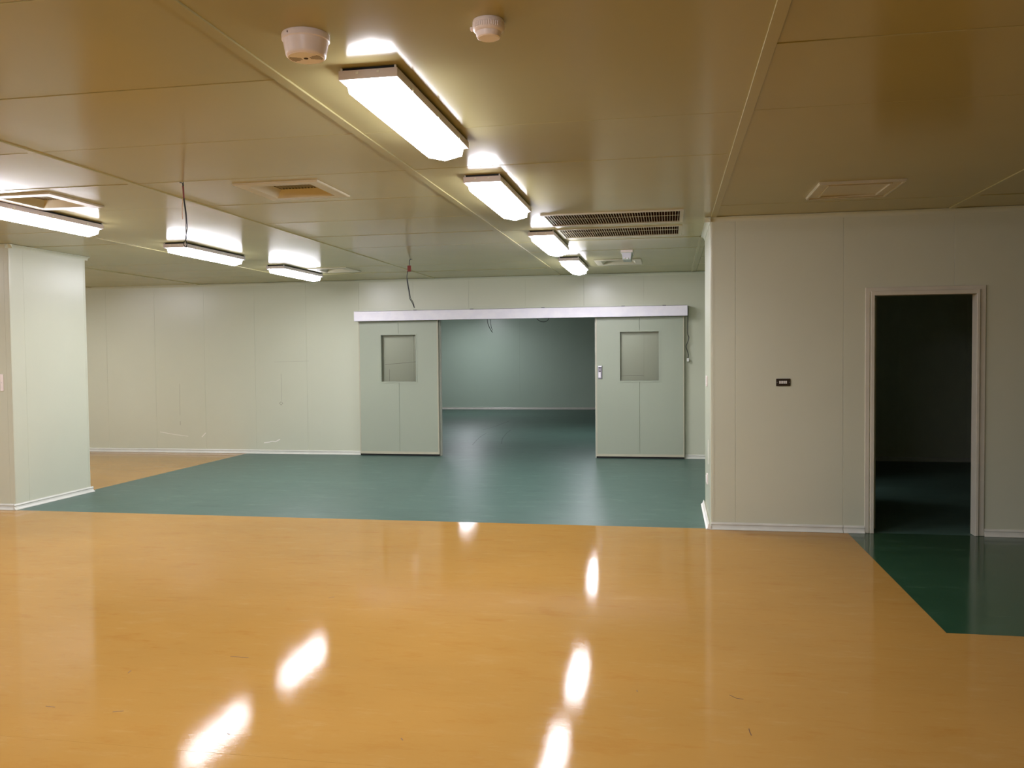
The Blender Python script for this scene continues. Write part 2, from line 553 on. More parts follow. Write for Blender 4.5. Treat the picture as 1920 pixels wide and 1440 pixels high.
def tstrip(x, y0, y1, n, w=0.050):
    h = 0.0085
    pr = [(-w / 2, 0.0), (-w / 2, -h + 0.0015), (-w / 2 + 0.0015, -h), (w / 2 - 0.0015, -h), (w / 2, -h + 0.0015), (w / 2, 0.0)]
    o_ = MB().prism(pr, lambda p, q, t: (x + p, t, H + q + 0.002), y0, y1).build('trim_%d' % n, M['ceil'])
    return struct(o_, 'long joint profile under the ceiling')
n = 1
for x in SX[1:-1]:
    if abs(x - 0.388) < 0.01:
        tstrip(0.385, ROOM_Y0, Y1 - 0.05, n); n += 1
        tstrip(0.325, YP + 0.05, Y2 - 0.05, n, 0.03); n += 1
    elif x > 0.4:
        tstrip(x, ROOM_Y0, Y1 - 0.05, n); n += 1
    elif x < -6.8 and x > -9.2:
        tstrip(x, ROOM_Y0, Y1 - 0.02, n); n += 1
        tstrip(x, YP + 0.05, Y2 - 0.05, n); n += 1
    else:
        tstrip(x, ROOM_Y0, Y2 - 0.05, n); n += 1

# concave coving between walls and ceiling
def cove_prof(r=0.040, k=6):
    pr = [(0.0, -r), (0.0, 0.0), (r, 0.0), (r, -0.004)]
    for i in range(k + 1):
        t = math.pi / 2 * i / k
        # quarter circle centred in the room
        pr.append((r - (r - 0.004) * math.sin(t), -r + (r - 0.004) * math.cos(t)))
    return pr
def cove(fn, a, b, name, label):
    return struct(MB().prism(cove_prof(), fn, a, b).build(name, M['wall'], smooth=True), label)
zc = H - 0.0005
cove(lambda p, q, t: (t, Y2 - p, zc + q), ROOM_X0, ROOM_X1, 'trim_20', 'coving over the sliding door wall')
cove(lambda p, q, t: (t, Y1 - p, zc + q), XR - 0.048, ROOM_X1, 'trim_21', 'coving over the doorway wall')
cove(lambda p, q, t: (XR - p, t, zc + q), Y1 - 0.046, YP + 0.046, 'trim_22', 'coving round the right column')
cove(lambda p, q, t: (t, Y1 + 0.03 - p, zc + q), -9.2, XP + 0.048, 'trim_23', 'coving on the front of the left column')
cove(lambda p, q, t: (XP + p, t, zc + q), Y1 - 0.018, YP + 0.046, 'trim_24', 'coving on the side of the left column')

# skirting: pale two-step profile with a concave foot
BP = [(0, 0.001), (0.034, 0.001), (0.034, 0.004), (0.020, 0.012), (0.013, 0.024), (0.011, 0.040), (0.015, 0.043), (0.015, 0.050), (0.011, 0.053), (0.008, 0.062), (0, 0.062)]
def skirt(fn, a, b, name, label):
    return struct(MB().prism(BP, fn, a, b).build(name, M['base'], smooth=True), label)
skirt(lambda p, q, t: (t, Y2 - p, q), ROOM_X0, -3.55, 'baseboard_back_left', 'pale skirting left of the opening')
skirt(lambda p, q, t: (t, Y2 - p, q), -1.075, ROOM_X1, 'baseboard_back_right', 'pale skirting behind the right sliding door')
skirt(lambda p, q, t: (t, Y1 - p, q), XR + 0.0, XC, 'baseboard_right_column', 'pale skirting on the front of the right column')
skirt(lambda p, q, t: (t, Y1 - p, q), XC + 0.004, 1.655, 'baseboard_doorway_left', 'short skirting left of the dark doorway')
skirt(lambda p, q, t: (t, Y1 - p, q), 2.612, ROOM_X1, 'baseboard_doorway_right', 'skirting right of the dark doorway')
skirt(lambda p, q, t: (t, Y1 + 0.03 - p, q), -9.2, XP + 0.0, 'baseboard_left_column', 'skirting on the front of the left column')
skirt(lambda p, q, t: (XP + p, t, q), Y1 - 0.004, YP + 0.03, 'baseboard_left_column_side', 'bright skirting on the side of the left column')
skirt(lambda p, q, t: (t, Y3 - p, q), ROOM_X0, ROOM_X1, 'baseboard_far', 'thin pale skirting of the room beyond')
# damaged, ragged skirting flap on the side of the right column
bs_ = MB()
n_ = 14
rag = [0.052, 0.058, 0.050, 0.061, 0.055, 0.064, 0.052, 0.060, 0.047, 0.055, 0.061, 0.050, 0.058, 0.062, 0.03]
vs, fs = [], []
for i in range(n_ + 1):
    y = Y1 - 0.03 + i * (YP + 0.05 - Y1 + 0.03) / n_
    z = rag[i]
    vs += [(XR + 0.0, y, 0.001), (XR - 0.044, y, 0.001), (XR - 0.030, y, 0.014), (XR - 0.022, y, z), (XR - 0.018, y, z), (XR + 0.0, y, 0.03)]
for i in range(n_):
    for k in range(6):
        fs.append((i * 6 + k, i * 6 + (k + 1) % 6, i * 6 + 6 + (k + 1) % 6, i * 6 + 6 + k))
fs += [tuple(range(6)), tuple(n_ * 6 + k for k in range(6))[::-1]]
struct(bs_.add(vs, fs).build('baseboard_right_column_side', M['flake']), 'ragged torn skirting on the side of the right column')

# marks and flakes on the walls
def wall_mark(parent, pts, w, mat, name, y):
    mb_ = MB()
    for (x0, z0), (x1, z1) in zip(pts[:-1], pts[1:]):
        d = Vector((x1 - x0, z1 - z0)).normalized()
        nx, nz = -d.y * w / 2, d.x * w / 2
        c4 = [(x0 + nx, z0 + nz), (x1 + nx, z1 + nz), (x1 - nx, z1 - nz), (x0 - nx, z0 - nz)]
        mb_.add([(x, y, z) for x, z in c4] + [(x, y - 0.001, z) for x, z in c4], [(0, 1, 5, 4), (1, 2, 6, 5), (2, 3, 7, 6), (3, 0, 4, 7), (4, 5, 6, 7), (3, 2, 1, 0)])
    return mb_.build(name, mat, parent)
wall_mark(WB, [(-7.98, 1.14), (-7.985, 0.62)], 0.004, M['mark'], 'scratch', Y2)
wall_mark(WB, [(-7.985, 0.52), (-7.986, 0.455)], 0.007, M['mark'], 'scratch', Y2)
wall_mark(WB, [(-8.36, 0.34), (-8.1, 0.30), (-7.85, 0.27)], 0.008, M['flake'], 'scratch', Y2)
wall_mark(WB, [(-7.60, 0.26), (-7.53, 0.33)], 0.014, M['flake'], 'paint_flake', Y2)
wall_mark(WB, [(-6.5, 0.175), (-6.42, 0.185), (-6.36, 0.20), (-6.30, 0.195), (-6.22, 0.235)], 0.016, M['flake'], 'paint_flake', Y2)
wall_mark(WB, [(-6.18, 1.30), (-6.18, 0.86)], 0.004, M['mark'], 'scratch', Y2)
wall_mark(WB, [(-6.22, 0.82), (-6.19, 0.79), (-6.16, 0.82), (-6.19, 0.845), (-6.22, 0.82)], 0.008, M['mark'], 'scratch', Y2)
wall_mark(WB, [(-6.3, 1.49), (-5.7, 1.50)], 0.0025, M['mark'], 'scratch', Y2)
wall_mark(WB, [(-4.42, 1.435), (-4.2, 1.45), (-3.88, 1.475)], 0.008, M['mark'], 'scratch', Y2)
wall_mark(WB, [(-4.35, 1.36), (-4.35, 1.17)], 0.006, M['mark'], 'scratch', Y2)
wall_mark(WB, [(-0.71, 1.235), (-0.5, 1.245), (-0.38, 1.235)], 0.007, M['mark'], 'scratch', Y2)
# flakes on the side of the right column
for yy_, zz, s_ in [(8.31, 0.72, 0.030), (8.335, 0.685, 0.022), (8.30, 0.66, 0.018), (8.32, 0.62, 0.03), (8.31, 0.57, 0.024), (8.33, 0.53, 0.016)]:
    MB().add([(XR, yy_ - s_, zz - s_ * .8), (XR, yy_ + s_, zz - s_), (XR, yy_ + s_ * .7, zz + s_), (XR, yy_ - s_ * .6, zz + s_ * .7),
              (XR - 0.003, yy_ - s_, zz - s_ * .8), (XR - 0.003, yy_ + s_, zz - s_), (XR - 0.003, yy_ + s_ * .7, zz + s_), (XR - 0.003, yy_ - s_ * .6, zz + s_ * .7)],
             [(4, 5, 6, 7), (0, 1, 5, 4), (1, 2, 6, 5), (2, 3, 7, 6), (3, 0, 4, 7)]).build('paint_flake', M['flake'], CR)

# ------------------------------------------------------------------ opening lining and sliding doors
mb = MB()
o0, o1, zt = DOOR_OP
t_ = 0.012
mb.box(o0, o0 + t_, Y2 - 0.012, Y2 + TH + 0.012, 0, zt).box(o1 - t_, o1, Y2 - 0.012, Y2 + TH + 0.012, 0, zt).box(o0, o1, Y2 - 0.012, Y2 + TH + 0.012, zt - t_, zt)
struct(mb.build('trim_30', M['trim']), 'thin lining of the wide opening')

def sliding_door(name, x0, x1, wx0, wx1, mid, label, handle):
    yf, yb = Y2 - 0.078, Y2 - 0.034
    wz0, wz1 = 1.163, 1.897
    zb, ztp = 0.045, 2.19
    e = struct(empty(name, ((x0 + x1) / 2, (yf + yb) / 2, 0.0)), label)
    for a0, a1 in [(x0, mid), (mid, x1)]:
        lo, hi = max(a0, wx0), min(a1, wx1)
        if a0 == x0:
            pl = [(a0, zb), (a1, zb), (a1, wz0), (lo, wz0), (lo, wz1), (a1, wz1), (a1, ztp), (a0, ztp)]
        else:
            pl = [(a0, zb), (a1, zb), (a1, ztp), (a0, ztp), (a0, wz1), (hi, wz1), (hi, wz0), (a0, wz0)]
        poly_panel(pl, lambda a, z, d: (a, yb - d, z), t=yb - yf, b=0.002, gap=0.0012).build('door_panel', M['door'], e)
    # edge profiles, bottom rail and rubber sweep
    for a, b in [(x0 - 0.004, x0 + 0.012), (x1 - 0.012, x1 + 0.004)]:
        MB().box(a, b, yf - 0.003, yb + 0.002, zb - 0.015, ztp).build('edge_profile', M['cream'], e)
    MB().box(x0 + 0.012, x1 - 0.012, yf - 0.003, yb + 0.002, 0.030, 0.066).build('bottom_rail', M['cream'], e)
    MB().box(x0 - 0.002, x1 + 0.002, yf + 0.006, yb - 0.006, 0.004, 0.030).build('rubber_sweep', M['dark'], e)
    # window: raised frame, deep reveal, pane set back
    w = 0.016
    fr_ = MB()
    for (a, b, c, d) in [(wx0 - w, wx1 + w, wz1, wz1 + w), (wx0 - w, wx1 + w, wz0 - w, wz0), (wx0 - w, wx0, wz0, wz1), (wx1, wx1 + w, wz0, wz1)]:
        fr_.box(a, b, yf - 0.006, yf + 0.0005, c, d)
    for (a, b, c, d) in [(wx0, wx1, wz1 - 0.003, wz1), (wx0, wx1, wz0, wz0 + 0.003), (wx0, wx0 + 0.003, wz0, wz1), (wx1 - 0.003, wx1, wz0, wz1)]:
        fr_.box(a, b, yf - 0.004, yb, c, d)
    fo = fr_.build('window_frame', M['door'], e)
    MB().box(wx0 + 0.003, wx1 - 0.003, yb - 0.010, yb - 0.006, wz0 + 0.003, wz1 - 0.003).build('window_pane', M['glass'], fo)
    if handle:
        hx0, hx1, hz0, hz1 = -1.058, -0.998, 1.195, 1.388
        h_ = MB().box(hx0, hx1, yf - 0.012, yf + 0.0, hz0, hz1).build('lock_plate', M['steel'], e, bevel=0.006)
        h_['label'] = 'dark edged steel lock plate'
        MB().box(hx0 + 0.006, hx1 - 0.018, yf - 0.018, yf - 0.010, hz0 + 0.018, hz0 + 0.10).build('pull', M['alu'], h_, bevel=0.003)
        MB().prism([(0.010 * math.cos(t * math.pi / 8), 0.010 * math.sin(t * math.pi / 8)) for t in range(16)],
                   lambda p, q, t: ((hx0 + hx1) / 2 + p, t, 1.307 + q), yf - 0.017, yf - 0.011).build('key_hole', M['dark'], h_)
        MB().prism([(0.009 * math.cos(t * math.pi / 8), 0.009 * math.sin(t * math.pi / 8)) for t in range(16)],
                   lambda p, q, t: ((hx0 + hx1) / 2 + p, t, 1.36 + q), yf - 0.017, yf - 0.011).build('thumb_turn', M['dark'], h_)
        MB().box(hx1 - 0.002, hx1 + 0.004, yf - 0.010, yf, hz0 - 0.006, hz1 + 0.004).build('plate_edge', M['dark'], h_)
    return e
sliding_door('door_1', -4.820, -3.538, -4.460, -3.890, -4.170, 'pale green sliding door leaf left of the wide opening', False)
sliding_door('door_2', -1.086, 0.206, -0.730, -0.156, -0.440, 'pale green sliding door leaf with lock plate right of the opening', True)

# header box that hides the sliding track
HX0, HX1, HZ0, HZ1, HY = -4.862, 0.258, 2.113, 2.270, Y2 - 0.17
hd = empty('sliding_door_track_cover', ((HX0 + HX1) / 2, Y2, HZ0))
tag(hd, 'long grey aluminium track cover spanning both sliding doors', 'track cover')
hd['kind'] = 'thing'
mb = MB()
mb.box(HX0, HX1, HY, HY + 0.004, HZ0, HZ1).box(HX0, HX1, HY, Y2 - 0.001, HZ1 - 0.004, HZ1).box(HX0, HX1, HY, HY + 0.03, HZ0, HZ0 + 0.004)
mb.build('cover_face', M['alu'], hd)
for a in (HX0, HX1 - 0.004):
    MB().box(a, a + 0.004, HY + 0.004, Y2 - 0.001, HZ0 + 0.004, HZ1 - 0.004).build('end_cap', M['alu'], hd)
MB().box(HX0 + 0.05, HX1 - 0.05, Y2 - 0.04, Y2 - 0.002, HZ1 - 0.065, HZ1 - 0.010).build('track_rail', M['steel'], hd)
for x in (-3.9, -3.0, -1.9, -0.7, -0.1):
    MB().box(x, x + 0.05, HY + 0.02, HY + 0.05, HZ1, HZ1 + 0.008).build('fixing_clip', M['dark'], hd)

# ------------------------------------------------------------------ right doorway: casing and open leaf
e = struct(empty('door_3', ((D3[0] + D3[1]) / 2, Y1, 0.0)), 'open doorway into the unlit room, grey metal casing')
def casing(o_out, i_out, y0, y1, name):
    ox0, ox1, oz = o_out
    ix0, ix1, iz = i_out
    pl = [(ox0, 0.001), (ix0, 0.001), (ix0, iz), (ix1, iz), (ix1, 0.001), (ox1, 0.001), (ox1, oz), (ox0, oz)]
    return poly_panel(pl, lambda a, z, d: (a, y1 - d, z), t=y1 - y0, b=0.0025, gap=0.0).build(name, M['casing'], e)
casing((1.655, 2.610, 2.120), (1.690, 2.560, 2.080), Y1 - 0.010, Y1, 'outer_casing')
casing((1.698, 2.562, 2.086), (1.728, 2.538, 2.050), Y1 - 0.022, Y1 + 0.10, 'door_jamb')
lf = MB().box(1.7290, 1.772, Y1 + 0.125, Y1 + 0.925, 0.015, 2.04).build('door_leaf', M['door'], e)
MB().box(1.722, 1.742, Y1 + 0.095, Y1 + 0.124, 1.86, 1.93).build('hinge', M['white'], e)['label'] = 'pale hinge near the top of the frame'

# ------------------------------------------------------------------ dark room shell
struct(MB().box(XC + 0.08, ROOM_X1, DARKFAR, DARKFAR + 0.06, 0, H).build('wall_dark_room', M['wall']), 'far wall of the unlit room')
MB_ = None

# ------------------------------------------------------------------ lamps
def lamp_proto():
    W_, L_ = 0.252, 1.27
    r = empty('ceiling_light', (0, 0, H))
    t = MB()
    z1, z0 = -0.013, -0.050
    t.box(-W_ / 2, W_ / 2, -L_ / 2, L_ / 2, z0, z1)
    t.build('tray', M['tray'], None).parent = r
    # shade in the gap above the tray, painted as a dark recessed plate
    MB().box(-W_ / 2 + 0.012, W_ / 2 - 0.012, -L_ / 2 + 0.012, L_ / 2 - 0.012, z1, 0.0).build('gap_shade_plate', M['dark'], None).parent = r
    # faceted cover
    sec = [(-0.113, 0.0), (-0.103, -0.010), (-0.099, -0.046), (0.0, -0.068), (0.099, -0.046), (0.103, -0.010), (0.113, 0.0)]
    c = MB()
    rows = [(-L_ / 2 + 0.012, 1.0, 0.0), (-L_ / 2 + 0.024, 0.98, 0.16), (-L_ / 2 + 0.036, 0.96, 1.0),
            (L_ / 2 - 0.036, 0.96, 1.0), (L_ / 2 - 0.024, 0.98, 0.16), (L_ / 2 - 0.012, 1.0, 0.0)]
    vs = [(x * kx, y, z0 + z * kz) for y, kx, kz in rows for x, z in sec]
    m_ = len(sec)
    fs = [(j * m_ + i, j * m_ + i + 1, (j + 1) * m_ + i + 1, (j + 1) * m_ + i) for j in range(len(rows) - 1) for i in range(m_ - 1)]
    c.add(vs, fs).build('light_cover', M['lamp'], None).parent = r
    for sx in (-1, 1):
        for y in (-0.42, 0.0, 0.42):
            MB().box(sx * (W_ / 2) - 0.004, sx * (W_ / 2) + 0.004, y - 0.010, y + 0.010, z0 - 0.003, z0 + 0.024).build('clip', M['white'], None).parent = r
    for sy_ in (-1, 1):
        for x in (-0.045, 0.045):
            MB().box(x - 0.006, x + 0.006, sy_ * L_ / 2 - 0.003, sy_ * L_ / 2 + 0.003, z0 + 0.020, z0 + 0.030).build('screw', M['white'], None).parent = r
    for sx in (-1, 1):
        for sy_ in (-1, 1):
            MB().box(sx * (W_ / 2 - 0.010) - 0.004, sx * (W_ / 2 - 0.010) + 0.004, sy_ * (L_ / 2 - 0.010) - 0.004, sy_ * (L_ / 2 - 0.010) + 0.004, z1, 0.0).build('spacer', M['white'], None).parent = r
    return r

XL, XRW = -5.040, -1.215
lights = [
    (XRW, 4.035, 'white tube light nearest the viewer, beside the round speaker', 'tube lights of the right row'),
    (XRW, 6.215, 'second tube light of the right row, just before the slatted grilles', 'tube lights of the right row'),
    (XRW, 8.860, 'third tube light of the right row, at the left end of the grilles', 'tube lights of the right row'),
    (XRW, 11.18, 'smallest tube light of the right row, above the track cover', 'tube lights of the right row'),
    (XL, 6.215, 'large tube light cut by the left edge, above the left column', 'tube lights of the left row'),
    (XL, 8.790, 'tube light of the left row just under the dangling black cable', 'tube lights of the left row'),
    (XL, 11.10, 'tube light of the left row nearest the rear wall, beside a vent', 'tube lights of the left row'),
    (-8.87, 6.215, 'tube light far left behind the left column', 'tube lights behind the left column'),
    (-9.15, 10.6, 'tube light hidden behind the left column', 'tube lights behind the left column'),
    (-10.9, 9.4, 'added tube light, unseen behind the left column, brightening the rear wall', 'tube lights behind the left column'),  # added outside the rows to brighten the left of the rear wall
    (XRW, 1.45, 'tube light over the viewer on the right row', 'tube lights overhead behind the view'),
    (XRW, -1.20, 'tube light behind the viewer on the right row', 'tube lights overhead behind the view'),
    (XL, 3.60, 'tube light left of the view on the left row', 'tube lights overhead behind the view'),
    (XL, 1.00, 'tube light far left behind the view', 'tube lights overhead behind the view'),
    (XL, -1.40, 'added unseen tube light farthest behind the viewer on the left row', 'tube lights overhead behind the view'),  # unseen lamp added to lift the floor bounce on the near ceiling
    (-8.87, 1.50, 'added unseen tube light behind the view at the far left', 'tube lights overhead behind the view'),  # also added out of view to brighten floor and ceiling near the camera
    (XL, 16.4, 'tube light in the rear room on the left row', 'tube lights of the room beyond'),
    (-5.3, 22.2, 'tube light by the far wall of the rear room', 'tube lights of the room beyond'),
    (-1.43, 16.4, 'tube light in the rear room on the right row', 'tube lights of the room beyond'),
]
p0 = lamp_proto()
for i, (x, y, lab, grp) in enumerate(lights):
    q = p0 if i == 0 else copy_tree(p0)
    q.location = (x, y, H)
    tag(q, lab, 'light', grp)

# ------------------------------------------------------------------ vents
def diffuser(v, label, group, depth=0.055, slats=True, flange=0.085, core=None):
    x0, x1, y0, y1 = v
    e_ = empty('air_diffuser', ((x0 + x1) / 2, (y0 + y1) / 2, H))
    tag(e_, label, 'vent', group)
    f_ = MB()
    zb = H - 0.012
    # flange ring, bevelled outer edge, then sloping throat
    def ring(x0_, x1_, y0_, y1_, z):
        return [(x0_, y0_, z), (x1_, y0_, z), (x1_, y1_, z), (x0_, y1_, z)]
    k = 0.006
    rings = [ring(x0, x1, y0, y1, H + 0.001), ring(x0, x1, y0, y1, zb + k), ring(x0 + k, x1 - k, y0 + k, y1 - k, zb),
             ring(x0 + flange, x1 - flange, y0 + flange, y1 - flange, zb), ring(x0 + flange, x1 - flange, y0 + flange, y1 - flange, zb + 0.02)]
    vs = [p for r in rings for p in r]
    fs = [(j * 4 + i, j * 4 + (i + 1) % 4, (j + 1) * 4 + (i + 1) % 4, (j + 1) * 4 + i) for j in range(4) for i in range(4)]
    f_.add(vs, fs).build('flange', M['grille'], e_)
    a = flange
    c_ = flange + 0.055
    rings = [ring(x0 + a, x1 - a, y0 + a, y1 - a, zb + 0.001), ring(x0 + c_, x1 - c_, y0 + c_, y1 - c_, H + depth * 0.75)]
    vs = [p for r in rings for p in r]
    fs = [(i, (i + 1) % 4, 4 + (i + 1) % 4, 4 + i) for i in range(4)]
    MB().add(vs, fs).build('throat', M['grille'], e_)
    zt_ = H + depth * 0.75
    MB().box(x0 + c_ - 0.02, x1 - c_ + 0.02, y0 + c_ - 0.02, y1 - c_ + 0.02, H + depth + 0.03, H + depth + 0.04).build('duct_plate', M['ductdark'], e_)
    for (p_, q_, r_, s_) in [(x0 + c_ - 0.01, x0 + c_, y0 + c_, y1 - c_), (x1 - c_, x1 - c_ + 0.01, y0 + c_, y1 - c_), (x0 + c_, x1 - c_, y0 + c_ - 0.01, y0 + c_), (x0 + c_, x1 - c_, y1 - c_, y1 - c_ + 0.01)]:
        MB().box(p_, q_, r_, s_, zt_, H + depth + 0.03).build('duct_side', M['ductdark'], e_)
    nsl = 14
    for i in range(nsl):
        x = x0 + c_ + (i + 0.5) * (x1 - x0 - 2 * c_) / nsl
        MB().add([(x - 0.001, y0 + c_, zt_ + 0.014), (x - 0.001, y0 + c_, zt_), (x + 0.002, y0 + c_, zt_), (x + 0.002, y0 + c_, zt_ + 0.014),
                  (x - 0.001, y1 - c_, zt_ + 0.014), (x - 0.001, y1 - c_, zt_), (x + 0.002, y1 - c_, zt_), (x + 0.002, y1 - c_, zt_ + 0.014)],
                 [(0, 1, 2, 3), (4, 5, 6, 7), (0, 1, 5, 4), (1, 2, 6, 5), (2, 3, 7, 6), (3, 0, 4, 7)]).build('slat', M['grille'], e_)
    return e_
G = 'square ceiling diffusers'
diffuser(VENTS[0], 'square diffuser showing its orange lit throat, right of the dangling cable', G)
diffuser(VENTS[1], 'square diffuser partly hidden behind the large left tube light', G)
diffuser(VENTS[2], 'square diffuser beside the rearmost tube light of the left row', G)
diffuser(VENTS[4], 'square diffuser behind the small emergency lamp', G)

# closed access vent on the right
x0, x1, y0, y1 = VENTS[3]
e_ = tag(empty('closed_ceiling_vent', ((x0 + x1) / 2, (y0 + y1) / 2, H)), 'closed square vent cover with stepped rims above the doorway wall', 'vent')
def rimmed(x0, x1, y0, y1, w, za, zb):
    mb_ = MB()
    for (a, b, c, d) in [(x0, x1, y0, y0 + w), (x0, x1, y1 - w, y1), (x0, x0 + w, y0 + w, y1 - w), (x1 - w, x1, y0 + w, y1 - w)]:
        mb_.box(a, b, c, d, za, zb)
    return mb_
rimmed(x0, x1, y0, y1, 0.075, H - 0.010, H + 0.001).build('flange', M['grille'], e_)
rimmed(x0 + 0.004, x1 - 0.004, y0 + 0.004, y1 - 0.004, 0.014, H - 0.018, H - 0.010).build('outer_rim', M['grille'], e_)
rimmed(x0 + 0.075, x1 - 0.075, y0 + 0.075, y1 - 0.075, 0.014, H - 0.018, H - 0.002).build('inner_rim', M['grille'], e_)
MB().box(x0 + 0.089, x1 - 0.089, y0 + 0.089, y1 - 0.089, H - 0.006, H + 0.002).build('cover_plate', M['grille'], e_)

def return_grille(v, label, nsl):
    x0, x1, y0, y1 = v
    e_ = tag(empty('return_air_grille', ((x0 + x1) / 2, (y0 + y1) / 2, H)), label, 'grille', 'slatted return air grilles')
    rimmed(x0, x1, y0, y1, 0.030, H - 0.009, H + 0.002).build('frame', M['grille'], e_)
    rimmed(x0 + 0.026, x1 - 0.026, y0 + 0.026, y1 - 0.026, 0.008, H + 0.002, H + 0.12).build('duct_side', M['duct'], e_)
    MB().box(x0 + 0.03, x1 - 0.03, y0 + 0.03, y1 - 0.03, H + 0.10, H + 0.11).build('filter_pad', M['duct'], e_)
    ym = (y0 + y1) / 2
    MB().box(x0 + 0.034, x1 - 0.034, ym - 0.004, ym + 0.004, H + 0.001, H + 0.008).build('cross_bar', M['grille'], e_)
    for i in range(nsl):
        x = x0 + 0.034 + (i + 0.5) * (x1 - x0 - 0.068) / nsl
        if i == 0:
            me_ = MB().box(-0.0018, 0.0018, y0 + 0.030, y1 - 0.030, -0.004, 0.006)
            first = me_.build('slat', M['grille'], None)
            first.parent = e_
            first.location = (x - e_.location.x, -e_.location.y, 0)
        else:
            c = first.copy()
            COL.objects.link(c)
            c.location = (x - e_.location.x, -e_.location.y, 0)
            c.parent = e_
    return e_
return_grille(VENTS[5], 'long slatted return grille, the nearer of the pair', 50)
return_grille(VENTS[6], 'long slatted return grille, the one nearer the sliding doors', 50)

# ------------------------------------------------------------------ speaker and smoke detector
cx, cy_ = -1.323, 3.035
e_ = tag(empty('ceiling_speaker', (cx, cy_, H)), 'round pinkish white surface speaker, larger of the two round ceiling units', 'speaker')
MB().lathe([(0.0865, H + 0.001), (0.0880, H - 0.004), (0.0870, H - 0.021), (0.0845, H - 0.023), (0.0830, H - 0.024), (0.0745, H - 0.070), (0.0720, H - 0.078), (0.0665, H - 0.082)], cx, cy_, 56).build('housing', M['plastic'], e_, smooth=True)
MB().lathe([(0.0660, H - 0.0815), (0.0655, H - 0.0835), (0.0100, H - 0.0835)], cx, cy_, 56).build('grille_face', M['plastic'], e_, smooth=True)
mb = MB()
for i in range(-9, 10):
    for j in range(-7, 8):
        x, y = i * 0.0064, j * 0.0078
        rr = math.hypot(x, y)
        if 0.016 < rr < 0.060 and abs(y) < 0.42 * abs(x) + 0.004:
            mb.box(cx + x - 0.0013, cx + x + 0.0013, cy_ + y - 0.0028, cy_ + y + 0.0028, H - 0.0842, H - 0.0836)
hh = mb.build('perforations', M['hole'], e_)
hh['kind'] = 'stuff'
MB().lathe([(0.008, H - 0.0836), (0.008, H - 0.0850), (0.003, H - 0.0856)], cx, cy_, 16).build('centre_screw', M['hole'], e_)
MB().box(cx - 0.037, cx - 0.034, cy_ - 0.0815, cy_ - 0.0785, H - 0.014, H - 0.007).build('side_screw', M['hole'], e_)

cx, cy_ = -0.632, 3.040
e_ = tag(empty('smoke_detector', (cx, cy_, H)), 'stepped pinkish white smoke detector, smaller of the two round ceiling units', 'detector')
MB().lathe([(0.0545, H + 0.001), (0.0570, H - 0.006), (0.0570, H - 0.012)], cx, cy_, 48).build('base', M['plastic'], e_, smooth=True)
MB().lathe([(0.0560, H - 0.012), (0.0575, H - 0.016), (0.0560, H - 0.032), (0.0480, H - 0.040), (0.0455, H - 0.041)], cx, cy_, 48).build('body', M['plastic'], e_, smooth=True)
MB().lathe([(0.0455, H - 0.040), (0.0440, H - 0.052), (0.0410, H - 0.059), (0.0385, H - 0.060)], cx, cy_, 48).build('sensor_chamber', M['plastic'], e_, smooth=True)
MB().lathe([(0.0375, H - 0.0595), (0.0370, H - 0.0610), (0.0010, H - 0.0610)], cx, cy_, 48).build('sensor_cap', M['plastic'], e_, smooth=True)
MB().box(cx - 0.066, cx - 0.054, cy_ - 0.010, cy_ + 0.010, H - 0.030, H - 0.018).build('release_tab', M['plastic'], e_, bevel=0.003)
for k in range(12):
    t = -2.3 + k * 0.14
    c0 = (cx + 0.0572 * math.cos(t), cy_ + 0.0572 * math.sin(t))
    MB().box(c0[0] - 0.0012, c0[0] + 0.0012, c0[1] - 0.0012, c0[1] + 0.0012, H - 0.031, H - 0.017).build('rib', M['plastic'], e_)

# ------------------------------------------------------------------ emergency lamp
x0, x1, y0 = -0.552, -0.412, 10.00
e_ = tag(empty('emergency_lamp', ((x0 + x1) / 2, y0 + 0.12, H)), 'small boxy emergency lamp with silvery front hanging under the ceiling', 'lamp')
MB().box(x0, x1, y0, y0 + 0.30, H - 0.030, H).build('base_plate', M['plastic'], e_, bevel=0.003)
def frust(xa, xb, ya, yb, za, xc_, xd, yc_, yd, zb):
    return MB().add([(xa, ya, za), (xb, ya, za), (xb, yb, za), (xa, yb, za), (xc_, yc_, zb), (xd, yc_, zb), (xd, yd, zb), (xc_, yd, zb)],
                    [(0, 1, 2, 3), (4, 5, 6, 7), (0, 1, 5, 4), (1, 2, 6, 5), (2, 3, 7, 6), (3, 0, 4, 7)])
frust(x0 + 0.008, x1 - 0.010, y0 + 0.012, y0 + 0.285, H - 0.030, x0 + 0.022, x1 - 0.026, y0 + 0.018, y0 + 0.270, H - 0.112).build('body', M['greybody'], e_)
frust(x0 + 0.014, x1 - 0.018, y0 + 0.006, y0 + 0.013, H - 0.034, x0 + 0.026, x1 - 0.030, y0 + 0.012, y0 + 0.019, H - 0.106).build('reflector', M['clearbox'], e_)
for k in (0, 1):
    xa = x0 + 0.048 + 0.036 * k
    MB().lathe([(0.010, H - 0.090), (0.013, H - 0.101), (0.006, H - 0.106)], xa, y0 + 0.012, 16).build('bulb', M['white'], e_)

